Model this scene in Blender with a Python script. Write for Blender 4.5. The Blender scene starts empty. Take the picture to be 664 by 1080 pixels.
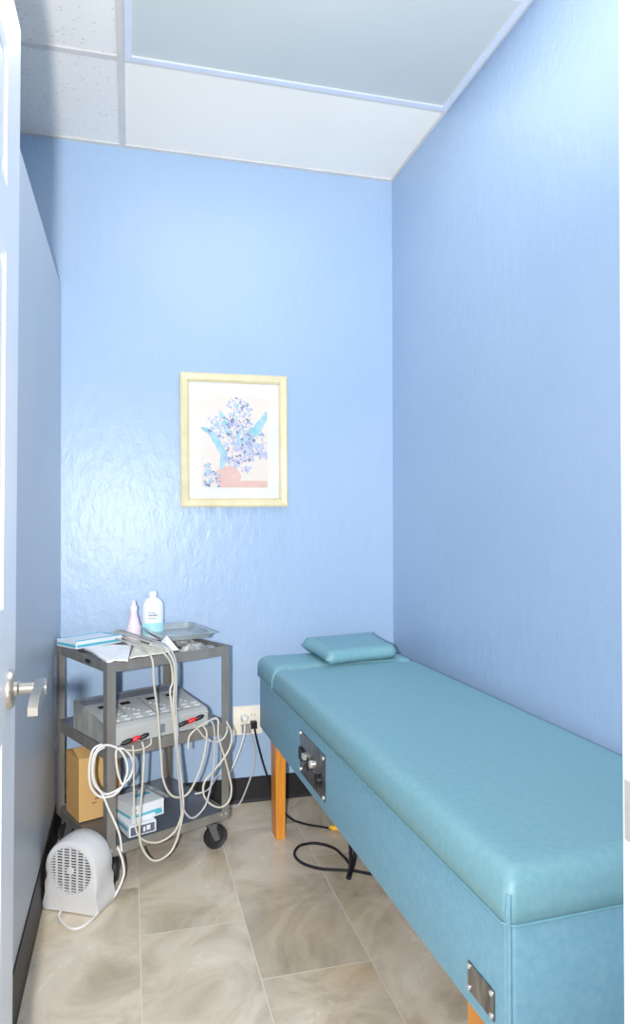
import bpy, bmesh, math, random
from mathutils import Vector, Matrix
random.seed(7)
PI = math.pi
C = bpy.context.scene.collection
SC = bpy.context.scene

# ------------------------------------------------------------------ colour
def lin(c):
    c = c / 255.0
    return c / 12.92 if c <= 0.04045 else ((c + 0.055) / 1.055) ** 2.4
def rgb(r, g, b): return (lin(r), lin(g), lin(b), 1.0)

def mat(name, col, rough=0.5, metal=0.0, spec=0.5, col2=None, nscale=8.0, bump=0.0, bscale=60.0,
        detail=4.0, stretch=None, coat=0.0, alpha=1.0, trans=0.0, lo=0.35, hi=0.65, bdist=0.002):
    m = bpy.data.materials.new(name); m.use_nodes = True
    nt = m.node_tree; N = nt.nodes; Lk = nt.links
    b = N['Principled BSDF']
    b.inputs['Base Color'].default_value = col
    b.inputs['Roughness'].default_value = rough
    b.inputs['Metallic'].default_value = metal
    b.inputs['Specular IOR Level'].default_value = spec
    b.inputs['Coat Weight'].default_value = coat
    b.inputs['Alpha'].default_value = alpha
    b.inputs['Transmission Weight'].default_value = trans
    tc = N.new('ShaderNodeTexCoord'); vec = tc.outputs['Object']
    if stretch:
        mp = N.new('ShaderNodeMapping'); mp.inputs['Scale'].default_value = stretch
        Lk.new(vec, mp.inputs['Vector']); vec = mp.outputs['Vector']
    if col2 is None:
        col2 = tuple(min(1, x * 0.92) for x in col[:3]) + (1,)
    nz = N.new('ShaderNodeTexNoise'); nz.inputs['Scale'].default_value = nscale
    nz.inputs['Detail'].default_value = detail
    Lk.new(vec, nz.inputs['Vector'])
    cr = N.new('ShaderNodeValToRGB')
    cr.color_ramp.elements[0].position = lo; cr.color_ramp.elements[0].color = col
    cr.color_ramp.elements[1].position = hi; cr.color_ramp.elements[1].color = col2
    Lk.new(nz.outputs['Fac'], cr.inputs['Fac']); Lk.new(cr.outputs['Color'], b.inputs['Base Color'])
    if bump:
        n2 = N.new('ShaderNodeTexNoise'); n2.inputs['Scale'].default_value = bscale
        n2.inputs['Detail'].default_value = 3
        Lk.new(vec, n2.inputs['Vector'])
        bp = N.new('ShaderNodeBump'); bp.inputs['Strength'].default_value = bump
        bp.inputs['Distance'].default_value = bdist
        Lk.new(n2.outputs['Fac'], bp.inputs['Height']); Lk.new(bp.outputs['Normal'], b.inputs['Normal'])
    return m

def floor_mat():
    m = bpy.data.materials.new('floor_tile'); m.use_nodes = True
    nt = m.node_tree; N = nt.nodes; Lk = nt.links; b = N['Principled BSDF']
    tc = N.new('ShaderNodeTexCoord')
    sep = N.new('ShaderNodeSeparateXYZ'); Lk.new(tc.outputs['Object'], sep.inputs[0])
    def math_(op, a, b_=None, c=None):
        n = N.new('ShaderNodeMath'); n.operation = op
        for i, v in enumerate((a, b_, c)):
            if v is None: continue
            if isinstance(v, (int, float)): n.inputs[i].default_value = v
            else: Lk.new(v, n.inputs[i])
        return n.outputs[0]
    W = 0.3035; Lt = 0.889
    # columns along x, joints at 0.031 + k W ; staggered rows along y
    cx = math_('DIVIDE', math_('SUBTRACT', sep.outputs['X'], 0.029), W)
    col = math_('FLOOR', cx); fx = math_('SUBTRACT', cx, col)
    off = math_('ADD', 2.091, math_('MULTIPLY', col, -0.2785))
    cy = math_('DIVIDE', math_('SUBTRACT', sep.outputs['Y'], off), Lt)
    row = math_('FLOOR', cy); fy = math_('SUBTRACT', cy, row)
    ex = math_('MULTIPLY', math_('MINIMUM', fx, math_('SUBTRACT', 1.0, fx)), W)
    ey = math_('MULTIPLY', math_('MINIMUM', fy, math_('SUBTRACT', 1.0, fy)), Lt)
    d = math_('MINIMUM', ex, ey)
    g = math_('LESS_THAN', d, 0.0018)
    tid = math_('ADD', math_('MULTIPLY', col, 7.13), math_('MULTIPLY', row, 3.77))
    cmb = N.new('ShaderNodeCombineXYZ'); Lk.new(tid, cmb.inputs[2])
    mp = N.new('ShaderNodeMapping'); mp.inputs['Scale'].default_value = (1.0, 1.0, 1.0)
    mp.inputs['Rotation'].default_value = (0, 0, 0.55)
    Lk.new(tc.outputs['Object'], mp.inputs['Vector'])
    va = N.new('ShaderNodeVectorMath'); va.operation = 'ADD'
    Lk.new(mp.outputs[0], va.inputs[0]); Lk.new(cmb.outputs[0], va.inputs[1])
    st = N.new('ShaderNodeMapping'); st.inputs['Scale'].default_value = (2.4, 1.9, 1.0)
    Lk.new(va.outputs[0], st.inputs['Vector'])
    nz = N.new('ShaderNodeTexNoise'); nz.inputs['Scale'].default_value = 1.6
    nz.inputs['Detail'].default_value = 9; nz.inputs['Distortion'].default_value = 0.9
    nz.inputs['Roughness'].default_value = 0.62
    Lk.new(st.outputs[0], nz.inputs['Vector'])
    cr = N.new('ShaderNodeValToRGB'); R = cr.color_ramp
    R.elements[0].position = 0.30; R.elements[0].color = rgb(172, 158, 138)
    R.elements[1].position = 0.72; R.elements[1].color = rgb(228, 220, 205)
    e = R.elements.new(0.43); e.color = rgb(198, 185, 164)
    e = R.elements.new(0.54); e.color = rgb(218, 206, 187)
    Lk.new(nz.outputs['Fac'], cr.inputs['Fac'])
    # tint per tile
    wn = N.new('ShaderNodeTexWhiteNoise'); wn.noise_dimensions = '1D'; Lk.new(tid, wn.inputs['W'])
    hsv = N.new('ShaderNodeHueSaturation')
    Lk.new(math_('ADD', 0.88, math_('MULTIPLY', wn.outputs['Value'], 0.2)), hsv.inputs['Value'])
    Lk.new(cr.outputs['Color'], hsv.inputs['Color'])
    # rusty soft stains
    n3 = N.new('ShaderNodeTexNoise'); n3.inputs['Scale'].default_value = 3.2; n3.inputs['Detail'].default_value = 2
    Lk.new(va.outputs[0], n3.inputs['Vector'])
    r3 = N.new('ShaderNodeValToRGB'); r3.color_ramp.elements[0].position = 0.54; r3.color_ramp.elements[1].position = 0.8
    r3.color_ramp.elements[0].color = (0, 0, 0, 1); r3.color_ramp.elements[1].color = (0.55, 0.55, 0.55, 1)
    Lk.new(n3.outputs['Fac'], r3.inputs['Fac'])
    mx = N.new('ShaderNodeMix'); mx.data_type = 'RGBA'; Lk.new(r3.outputs['Color'], mx.inputs['Factor'])
    Lk.new(hsv.outputs['Color'], mx.inputs['A']); mx.inputs['B'].default_value = rgb(204, 176, 134)
    m2 = N.new('ShaderNodeMix'); m2.data_type = 'RGBA'; Lk.new(g, m2.inputs['Factor'])
    Lk.new(mx.outputs['Result'], m2.inputs['A']); m2.inputs['B'].default_value = rgb(214, 206, 192)
    Lk.new(m2.outputs['Result'], b.inputs['Base Color'])
    rr = N.new('ShaderNodeMapRange'); rr.inputs['From Min'].default_value = 0.3; rr.inputs['From Max'].default_value = 0.7
    rr.inputs['To Min'].default_value = 0.16; rr.inputs['To Max'].default_value = 0.3
    Lk.new(nz.outputs['Fac'], rr.inputs['Value'])
    m3 = N.new('ShaderNodeMix'); Lk.new(g, m3.inputs['Factor']); Lk.new(rr.outputs[0], m3.inputs['A']); m3.inputs['B'].default_value = 0.8
    Lk.new(m3.outputs['Result'], b.inputs['Roughness'])
    b.inputs['Specular IOR Level'].default_value = 0.55
    return m

def wall_mat(name, base, dark, bump=0.35):
    """semi-gloss paint over a rolled / trowelled plaster"""
    m = bpy.data.materials.new(name); m.use_nodes = True
    nt = m.node_tree; N = nt.nodes; Lk = nt.links; b = N['Principled BSDF']
    tc = N.new('ShaderNodeTexCoord')
    nz = N.new('ShaderNodeTexNoise'); nz.inputs['Scale'].default_value = 1.4; nz.inputs['Detail'].default_value = 3
    Lk.new(tc.outputs['Object'], nz.inputs['Vector'])
    cr = N.new('ShaderNodeValToRGB')
    cr.color_ramp.elements[0].position = .35; cr.color_ramp.elements[0].color = base
    cr.color_ramp.elements[1].position = .65; cr.color_ramp.elements[1].color = dark
    Lk.new(nz.outputs['Fac'], cr.inputs['Fac']); Lk.new(cr.outputs['Color'], b.inputs['Base Color'])
    b.inputs['Roughness'].default_value = 0.36
    b.inputs['Specular IOR Level'].default_value = 0.45
    a = N.new('ShaderNodeTexNoise'); a.inputs['Scale'].default_value = 46; a.inputs['Detail'].default_value = 5
    a.inputs['Distortion'].default_value = 1.2
    c = N.new('ShaderNodeTexVoronoi'); c.inputs['Scale'].default_value = 26; c.feature = 'SMOOTH_F1'
    mp = N.new('ShaderNodeMapping'); mp.inputs['Scale'].default_value = (1.0, 1.0, 0.55)
    Lk.new(tc.outputs['Object'], mp.inputs['Vector'])
    Lk.new(mp.outputs[0], a.inputs['Vector']); Lk.new(mp.outputs[0], c.inputs['Vector'])
    ad = N.new('ShaderNodeMath'); ad.operation = 'ADD'
    Lk.new(a.outputs['Fac'], ad.inputs[0]); Lk.new(c.outputs['Distance'], ad.inputs[1])
    bp = N.new('ShaderNodeBump'); bp.inputs['Strength'].default_value = bump; bp.inputs['Distance'].default_value = 0.004
    Lk.new(ad.outputs[0], bp.inputs['Height']); Lk.new(bp.outputs['Normal'], b.inputs['Normal'])
    return m

def acoustic_mat():
    m = mat('acoustic_tile', rgb(232, 232, 230), 0.9, spec=0.1, col2=rgb(226, 227, 226), nscale=3)
    nt = m.node_tree; N = nt.nodes; Lk = nt.links; b = N['Principled BSDF']
    tc = N.new('ShaderNodeTexCoord')
    v = N.new('ShaderNodeTexVoronoi'); v.inputs['Scale'].default_value = 55; v.inputs['Randomness'].default_value = 1
    mp = N.new('ShaderNodeMapping'); mp.inputs['Scale'].default_value = (0.7, 1.0, 1); Lk.new(tc.outputs['Object'], mp.inputs['Vector'])
    Lk.new(mp.outputs[0], v.inputs['Vector'])
    cr = N.new('ShaderNodeValToRGB')
    cr.color_ramp.elements[0].position = 0.10; cr.color_ramp.elements[0].color = rgb(206, 206, 202)
    cr.color_ramp.elements[1].position = 0.22; cr.color_ramp.elements[1].color = rgb(233, 233, 231)
    Lk.new(v.outputs['Distance'], cr.inputs['Fac']); Lk.new(cr.outputs['Color'], b.inputs['Base Color'])
    return m

M = {}
M['floor'] = floor_mat()
M['wall'] = wall_mat('blue_wall_paint', rgb(160, 184, 213), rgb(154, 180, 210))
M['part'] = wall_mat('partition_paint', rgb(190, 197, 206), rgb(184, 192, 203), 0.2)
M['ceil'] = mat('ceiling_plain_tile', rgb(242, 239, 232), 0.85, spec=0.15, col2=rgb(238, 235, 228), nscale=2)
M['acoustic'] = acoustic_mat()
M['tbar'] = mat('ceiling_grid_metal', rgb(212, 211, 210), 0.5)
M['diff'] = mat('light_diffuser_acrylic', rgb(190, 197, 196), 0.32, col2=rgb(198, 204, 202), nscale=1.2, spec=0.5, bump=0.12, bscale=160)
M['fixture'] = mat('fixture_white_enamel', rgb(214, 222, 236), 0.35)
M['black_base'] = mat('black_rubber_base', rgb(22, 23, 28), 0.5, col2=rgb(20, 20, 26), nscale=6)
M['door'] = mat('white_door_paint', rgb(240, 243, 249), 0.3, col2=rgb(234, 239, 247), nscale=2)
M['nickel'] = mat('satin_nickel', rgb(205, 200, 190), 0.28, metal=0.9, col2=rgb(190, 184, 175), nscale=20)
M['vinyl'] = mat('teal_vinyl', rgb(128, 173, 183), 0.44, col2=rgb(119, 167, 179), nscale=70, detail=7, bump=0.25, bscale=420, bdist=0.0006, spec=0.5)
M['vinyl_side'] = mat('teal_vinyl_side', rgb(127, 173, 192), 0.46, col2=rgb(117, 165, 187), nscale=70, detail=7, bump=0.25, bscale=420, bdist=0.0006)
M['piping'] = mat('teal_piping', rgb(122, 172, 186), 0.35, col2=rgb(110, 162, 178), nscale=30)
M['orange'] = mat('orange_stained_wood', rgb(228, 154, 58), 0.38, col2=rgb(208, 130, 42), nscale=6, stretch=(14, 14, 1.2), detail=5)
M['chrome'] = mat('brushed_plate_metal', rgb(168, 166, 164), 0.24, metal=0.95, col2=rgb(120, 116, 116), nscale=14, stretch=(1, 4, 1))
M['screw'] = mat('bright_screw_metal', rgb(235, 235, 232), 0.25, metal=0.6)
M['steel'] = mat('grey_enamelled_steel', rgb(152, 151, 148), 0.36, metal=0.35, col2=rgb(140, 136, 130), nscale=7, stretch=(3, 3, 1))
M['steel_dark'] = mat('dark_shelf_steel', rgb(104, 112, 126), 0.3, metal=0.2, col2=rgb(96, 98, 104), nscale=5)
M['black'] = mat('black_plastic', rgb(24, 24, 28), 0.4)
M['black_cord'] = mat('black_cord_rubber', rgb(30, 30, 36), 0.35)
M['rubber'] = mat('caster_rubber', rgb(40, 40, 44), 0.55)
M['hub'] = mat('caster_hub', rgb(120, 122, 126), 0.4, metal=0.5)
M['case'] = mat('machine_case_grey', rgb(190, 192, 190), 0.42, col2=rgb(180, 183, 182), nscale=6)
M['case_side'] = mat('machine_side_metal', rgb(204, 206, 198), 0.36, metal=0.2, col2=rgb(160, 164, 160), nscale=5, stretch=(3, 3, 1))
M['case_dark'] = mat('machine_top_grey', rgb(128, 134, 146), 0.45)
M['display'] = mat('display_black', rgb(38, 20, 20), 0.2)
M['button'] = mat('button_white', rgb(232, 234, 236), 0.4)
M['btn_grey'] = mat('button_dark_grey', rgb(92, 98, 100), 0.4)
M['red'] = mat('red_plug_plastic', rgb(222, 36, 44), 0.35)
M['cable'] = mat('off_white_cable', rgb(216, 213, 202), 0.45, col2=rgb(205, 200, 186), nscale=10)
M['cable_grey'] = mat('grey_cable', rgb(190, 192, 198), 0.45)
M['cable_white'] = mat('white_cable', rgb(238, 238, 236), 0.4)
M['card'] = mat('brown_cardboard', rgb(222, 182, 124), 0.85, spec=0.1, col2=rgb(214, 172, 112), nscale=5)
M['card_dark'] = mat('cardboard_shadow_flap', rgb(160, 118, 70), 0.9, spec=0.1)
M['ink'] = mat('printed_grey_ink', rgb(120, 100, 84), 0.8)
M['white_box'] = mat('white_carton', rgb(232, 238, 244), 0.55, col2=rgb(222, 230, 238), nscale=4)
M['cyan_ink'] = mat('cyan_print', rgb(92, 190, 214), 0.5)
M['lav_ink'] = mat('slate_print', rgb(104, 104, 128), 0.5)
M['paper'] = mat('white_paper', rgb(252, 251, 248), 0.7, spec=0.3, col2=rgb(250, 249, 246), nscale=4)
M['paper2'] = mat('cream_cloth', rgb(238, 234, 218), 0.85, spec=0.1)
M['fan'] = mat('fan_white_plastic', rgb(218, 219, 220), 0.42, col2=rgb(208, 209, 212), nscale=3)
M['fan_dark'] = mat('fan_interior_dark', rgb(34, 34, 40), 0.7)
M['frame'] = mat('pale_gold_frame', rgb(222, 212, 176), 0.4, col2=rgb(212, 202, 164), nscale=14, stretch=(1, 1, 1))
M['frame_in'] = mat('frame_lip_tan', rgb(206, 190, 146), 0.5)
M['matboard'] = mat('white_mat_board', rgb(222, 224, 230), 0.8)
M['print_bg'] = mat('print_cream', rgb(216, 212, 204), 0.7, col2=rgb(218, 206, 198), nscale=6)
M['peach'] = mat('print_peach', rgb(214, 184, 172), 0.7, col2=rgb(208, 168, 164), nscale=16, lo=.3, hi=.7)
M['p_blue'] = mat('print_dusty_blue', rgb(146, 166, 202), 0.7, col2=rgb(180, 190, 216), nscale=60)
M['p_dark'] = mat('print_slate', rgb(124, 134, 168), 0.7)
M['p_lav'] = mat('print_lavender', rgb(192, 188, 214), 0.7, col2=rgb(172, 178, 208), nscale=70)
M['p_teal'] = mat('print_aqua', rgb(132, 186, 198), 0.7, col2=rgb(164, 200, 208), nscale=30)
M['plate'] = mat('outlet_cream_plastic', rgb(240, 234, 222), 0.35)
M['slot'] = mat('outlet_slot_dark', rgb(70, 66, 64), 0.6)
M['grey_plug'] = mat('grey_plug_plastic', rgb(150, 150, 150), 0.45)
M['bottle'] = mat('translucent_white_bottle', rgb(236, 240, 248), 0.3, col2=rgb(228, 234, 244), nscale=3)
M['label_cyan'] = mat('bottle_label_cyan', rgb(158, 220, 234), 0.45, col2=rgb(190, 230, 238), nscale=12)
M['pink'] = mat('pale_pink_liquid_bottle', rgb(240, 214, 226), 0.3, col2=rgb(232, 232, 242), nscale=6, stretch=(1, 1, 2.5))
M['cap'] = mat('white_cap', rgb(242, 240, 240), 0.4)
M['tray'] = mat('grey_clear_tray', rgb(186, 198, 202), 0.18, col2=rgb(150, 164, 170), nscale=9, spec=0.7, alpha=0.82)
M['foil'] = mat('crumpled_wrap', rgb(206, 206, 204), 0.4, col2=rgb(120, 120, 120), nscale=22)
M['film'] = mat('clear_plastic_film', rgb(214, 216, 214), 0.2, alpha=0.55, spec=0.7)
M['yellow'] = mat('yellow_connector', rgb(240, 184, 60), 0.4)

# ------------------------------------------------------------------ mesh helpers
def BM(): return bmesh.new()
def obj(name, bm, m, parent=None, smooth=False, loc=None, rot=None, bevel=0, seg=2, angle=None):
    me = bpy.data.meshes.new(name)
    if bevel:
        es = [e for e in bm.edges if e.is_manifold and e.calc_face_angle(0) > 0.6]
        bmesh.ops.bevel(bm, geom=es, offset=bevel, segments=seg, profile=0.5, affect='EDGES', clamp_overlap=True)
    bmesh.ops.recalc_face_normals(bm, faces=bm.faces)
    bm.to_mesh(me); bm.free()
    ms = m if isinstance(m, (list, tuple)) else [m]
    for k in ms: me.materials.append(k)
    if smooth or bevel:
        for p in me.polygons: p.use_smooth = True
        try: me.set_sharp_from_angle(angle=angle or math.radians(40))
        except Exception: pass
    o = bpy.data.objects.new(name, me); C.objects.link(o)
    if parent: o.parent = parent
    if loc: o.location = loc
    if rot: o.rotation_euler = rot
    return o
def box(bm, x0, y0, z0, x1, y1, z1, mi=0):
    vs = [bm.verts.new(p) for p in ((x0,y0,z0),(x1,y0,z0),(x1,y1,z0),(x0,y1,z0),(x0,y0,z1),(x1,y0,z1),(x1,y1,z1),(x0,y1,z1))]
    fs = []
    for f in ((0,3,2,1),(4,5,6,7),(0,1,5,4),(1,2,6,5),(2,3,7,6),(3,0,4,7)):
        k = bm.faces.new([vs[i] for i in f]); k.material_index = mi; fs.append(k)
    return vs
def boxm(*a, mi=0):
    bm = BM(); box(bm, *a, mi=mi); return bm
def prism(bm, pts, axis, a, b, mi=0):
    """extrude a closed 2-D outline; axis 'x': pts=(y,z), 'y': pts=(x,z), 'z': pts=(x,y)"""
    def P(p, t): return (t, p[0], p[1]) if axis == 'x' else (p[0], t, p[1]) if axis == 'y' else (p[0], p[1], t)
    A = [bm.verts.new(P(p, a)) for p in pts]; B = [bm.verts.new(P(p, b)) for p in pts]
    n = len(pts)
    fs = [bm.faces.new(A), bm.faces.new(B[::-1])]
    for i in range(n): fs.append(bm.faces.new((A[i], A[(i+1) % n], B[(i+1) % n], B[i])))
    for f in fs: f.material_index = mi
    return A, B
def lathe(bm, prof, seg=28, c=(0,0,0), sx=1.0, sy=1.0, axis='z', mi=0):
    rings = []
    for r, z in prof:
        ring = []
        for i in range(seg):
            t = 2*PI*i/seg; a, b = r*math.cos(t)*sx, r*math.sin(t)*sy
            p = (a, b, z) if axis == 'z' else (a, z, b) if axis == 'y' else (z, a, b)
            ring.append(bm.verts.new((p[0]+c[0], p[1]+c[1], p[2]+c[2])))
        rings.append(ring)
    for k in range(len(rings)-1):
        for i in range(seg):
            f = bm.faces.new((rings[k][i], rings[k][(i+1)%seg], rings[k+1][(i+1)%seg], rings[k+1][i])); f.material_index = mi
    f = bm.faces.new(rings[0]); f.material_index = mi
    f = bm.faces.new(rings[-1][::-1]); f.material_index = mi
def catmull(pts, n=8, closed=False):
    P = [Vector(p) for p in pts]; out = []
    N = len(P)
    for i in range(N-1):
        p0 = P[max(i-1,0)]; p1 = P[i]; p2 = P[i+1]; p3 = P[min(i+2,N-1)]
        for k in range(n):
            t = k/n
            out.append(0.5*((2*p1)+(-p0+p2)*t+(2*p0-5*p1+4*p2-p3)*t*t+(-p0+3*p1-3*p2+p3)*t*t*t))
    out.append(P[-1]); return out
def tube(bm, pts, r, seg=8, smooth=True, n=7, mi=0, flat=1.0):
    Q = catmull(pts, n) if smooth else [Vector(p) for p in pts]
    up = Vector((0.13, 0.21, 1)).normalized(); rings = []
    prev = None
    for i, q in enumerate(Q):
        t = (Q[min(i+1,len(Q)-1)] - Q[max(i-1,0)])
        if t.length < 1e-9: t = Vector((0,0,1))
        t.normalize()
        if prev is None:
            a = t.cross(up)
            if a.length < 1e-3: a = t.cross(Vector((1,0,0)))
        else:
            a = prev - t*prev.dot(t)
        a.normalize(); prev = a; b = t.cross(a)
        rr = r[i*len(r)//len(Q)] if isinstance(r, (list, tuple)) else r
        rings.append([bm.verts.new(q + a*math.cos(2*PI*k/seg)*rr + b*math.sin(2*PI*k/seg)*rr*flat) for k in range(seg)])
    for j in range(len(rings)-1):
        for k in range(seg):
            f = bm.faces.new((rings[j][k], rings[j][(k+1)%seg], rings[j+1][(k+1)%seg], rings[j+1][k])); f.material_index = mi
    bm.faces.new(rings[0]).material_index = mi; bm.faces.new(rings[-1][::-1]).material_index = mi
def thing(name, label, cat, loc=(0,0,0), rotz=0, group=None):
    o = bpy.data.objects.new(name, None); C.objects.link(o); o.empty_display_size = 0.05
    o.location = loc; o.rotation_euler = (0,0,rotz); o['label'] = label; o['category'] = cat
    if group: o['group'] = group
    return o
def tag(o, label, cat, group=None):
    o['label'] = label; o['category'] = cat
    if group: o['group'] = group
    return o
def struct(name, bm, m, parent=None, label=None, cat=None, **k):
    o = obj(name, bm, m, parent, **k)
    if parent is None:
        o['kind'] = 'structure'
        if label: o['label'] = label; o['category'] = cat
    return o

# ------------------------------------------------------------------ room dimensions
D = 2.96; R = 1.148; PL = -0.267; H = 2.734; HP = 2.136; XL = -1.75; YD = 0.60; YD0 = 0.48
YB = -1.6

struct('floor', boxm(XL-.1, YB, -.05, R+.9, D+.12, 0), M['floor'], label='glossy beige and grey stone-look tile floor in staggered rows', cat='floor')
struct('wall_back', boxm(XL-.1, D, 0, R+.12, D+.12, H+.1), M['wall'], label='blue painted back wall behind the picture', cat='wall')
struct('wall_right', boxm(R, YD, 0, R+.12, D, H+.1), M['wall'], label='plain blue wall along the treatment table', cat='wall')
struct('wall_left', boxm(PL-.1, YD, 0, PL, D, HP), M['part'], label='low blue-grey partition wall behind the open door', cat='wall')
struct('wall_far_left', boxm(XL-.1, YD, 0, XL, D, H+.1), M['wall'], label='blue wall beyond the partition', cat='wall')
bm = BM(); OX0 = -0.215; OX1 = 0.494; OZ = 2.075
box(bm, XL-.1, YD0, 0, OX0, YD, H+.1); box(bm, OX1, YD0, 0, R+.12, YD, H+.1); box(bm, OX0, YD0, OZ, OX1, YD, H+.1)
struct('wall_front', bm, M['wall'], label='wall around the doorway', cat='wall')

# baseboards
def base_bm(pts2, axis, a, b):
    bm = BM(); prism(bm, pts2, axis, a, b); return bm
struct('baseboard_back', base_bm([(D,0),(D-.014,0),(D-.006,.012),(D-.004,.102),(D,.104)], 'x', PL, R), M['black_base'], label='black rubber baseboard of the back wall', cat='baseboard')
struct('baseboard_left', base_bm([(PL,0),(PL+.0065,0),(PL+.005,.012),(PL+.004,.136),(PL,.138)], 'y', YD, D-.015), M['black_base'], label='black rubber baseboard of the left partition', cat='baseboard')
struct('baseboard_right', base_bm([(R,0),(R-.014,0),(R-.006,.012),(R-.004,.102),(R,.104)], 'y', YD, D-.015), M['black_base'], label='black rubber baseboard under the table', cat='baseboard')

# ceiling : slab above, lay-in tiles, T-bar grid
ceil = struct('ceiling', boxm(XL-.1, YB+1.6, H+.02, R+.12, D+.12, H+.1), M['ceil'], label='suspended ceiling with white lay-in tiles', cat='ceiling')
GX = -0.029; GY = 2.391; bw = 0.0125
xs = [GX-1.22, GX, R]; ys = [GY-1.22, GY-.61, GY, D]
def ctile(x0, y0, x1, y1, m):
    struct('ceiling_tile', boxm(x0+.001, y0+.001, H+.001, x1-.001, y1-.001, H+.018), m, ceil)
ctile(GX, GY, R, D, M['ceil'])
for (a, b) in ((YD, GY-1.22), (GY-1.22, GY-.61)): ctile(GX, a, R, b, M['ceil'])
for (a, b) in ((YD, GY-1.22), (GY-1.22, GY-.61), (GY-.61, GY), (GY, D)):
    ctile(GX-1.22, a, GX, b, M['acoustic']); ctile(XL, a, GX-1.22, b, M['acoustic'])
def tbar(x0, y0, x1, y1):
    bm = BM(); box(bm, x0, y0, H-.004, x1, y1, H+.002)
    struct('grid_bar', bm, M['tbar'], ceil)
yb = [YD, GY-1.22-bw, GY-1.22+bw, GY-.61-bw, GY-.61+bw, GY-bw, GY+bw, D-.02]
for x0_, x1_ in ((GX-bw, GX+bw), (GX-1.22-bw, GX-1.22+bw), (R-.012, R)):
    for k in (0, 2, 4, 6): tbar(x0_, yb[k], x1_, yb[k+1])
for y in (GY, GY-.61, GY-1.22): tbar(XL, y-bw, R, y+bw)
tbar(XL, D-.02, R, D)

# recessed light fixture
fx = thing('ceiling_light', 'large recessed rectangular ceiling light with a frosted grey-blue diffuser, switched off', 'ceiling light', ((GX+R)/2, GY-.305, H), 0)
bm = BM(); hx = (R-GX)/2-.012; hy = .305-.012; t = .022
for (a, b, c, d) in ((-hx,-hy,hx,-hy+t),(-hx,hy-t,hx,hy),(-hx,-hy+t,-hx+t,hy-t),(hx-t,-hy+t,hx,hy-t)):
    box(bm, a, b, -.012, c, d, -.0045)
obj('fixture_frame', bm, M['fixture'], fx, bevel=.002)
obj('diffuser', boxm(-hx+t, -hy+t, -.006, hx-t, hy-t, -.0045), M['diff'], fx)

# doorway trim + jamb
bm = BM()
box(bm, OX1-.014, YD0-.002, 0, OX1+.001, YD+.003, OZ)           # right jamb lining
box(bm, OX1-.026, YD0-.002, 0, OX1-.013, YD-.045, OZ)          # stop
box(bm, OX1-.002, YD0-.018, 0, OX1+.056, YD0-.001, OZ+.05)       # hall-side casing
struct('trim_1', bm, M['door'], label='white door jamb at the right edge of the doorway', cat='trim', bevel=.0015)
bm = BM(); box(bm, OX0-.001, YD0-.002, 0, OX0+.018, YD-.04, OZ); box(bm, OX0-.058, YD0-.018, 0, OX0+.001, YD0-.001, OZ+.05)
struct('trim_2', bm, M['door'], label='white door jamb on the hinge side', cat='trim')
bm = BM(); box(bm, OX0+.018, YD0-.002, OZ-.016, OX1-.014, YD, OZ+.001); box(bm, OX0, YD0-.018, OZ, OX1, YD0-.001, OZ+.056)
struct('trim_3', bm, M['door'], label='white head of the door frame', cat='trim')
sp = struct('strike_plate', boxm(OX1-.0165, YD-.034, .885, OX1-.0138, YD-.002, .945), M['screw'])
sp['label'] = 'small metal strike plate set in the white right door jamb'; sp['category'] = 'strike plate'

# ------------------------------------------------------------------ the door (open, nearly edge-on)
dw = .655; dt = .035
door = bpy.data.objects.new('door_1', None); C.objects.link(door)
door['kind'] = 'structure'; door['label'] = 'white six-panel door standing open against the left wall'; door['category'] = 'door'
door.location = (-.191, YD+.005, .008); door.rotation_euler = (0, math.radians(0.36), 0)
# local: face at x=0 looking +x, y 0..dw, z 0..2.022
DH = 2.022
bm = BM(); box(bm, -dt+.007, 0.001, 0.001, -.007, dw-.001, DH-.001)
st = .122; mid = .07
zr = [(0, .22), (.86, 1.062), (1.60, 1.702), (1.915, DH)]
for s in (0, 1):
    xa, xb = ((-.0075, 0) if s == 0 else (-dt, -dt+.0075))
    for (a, b) in zr: box(bm, xa, st, a, xb, dw-st, b)
    for (a, b) in ((0, st), (dw-st, dw)): box(bm, xa, a, 0, xb, b, DH)
    for (a, b) in ((.22, .86), (1.062, 1.60), (1.702, 1.915)): box(bm, xa, dw/2-mid/2, a, xb, dw/2+mid/2, b)
struct('door_slab', bm, M['door'], door)
for (z0, z1) in ((.22, .86), (1.062, 1.60), (1.702, 1.915)):
    for (y0, y1) in ((st, dw/2-mid/2), (dw/2+mid/2, dw-st)):
        bm = BM()
        for xo, sg in ((-.0075, 1), (-dt+.0075, -1)):
            # sloped moulding ring and raised field
            loops = [(0, 0), (.006, -.0), (.016, -.0005), (.030, .0045)]
            prev = None
            for ins, up in [(0,.0068),(.007,.0),(.014,.0),(.032,.0055)]:
                vs = [bm.verts.new((xo+sg*up, yy, zz)) for yy, zz in ((y0+ins,z0+ins),(y1-ins,z0+ins),(y1-ins,z1-ins),(y0+ins,z1-ins))]
                if prev:
                    for i in range(4): bm.faces.new((prev[i], prev[(i+1)%4], vs[(i+1)%4], vs[i]))
                prev = vs
            bm.faces.new(prev)
        struct('door_panel', bm, M['door'], door)
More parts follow.
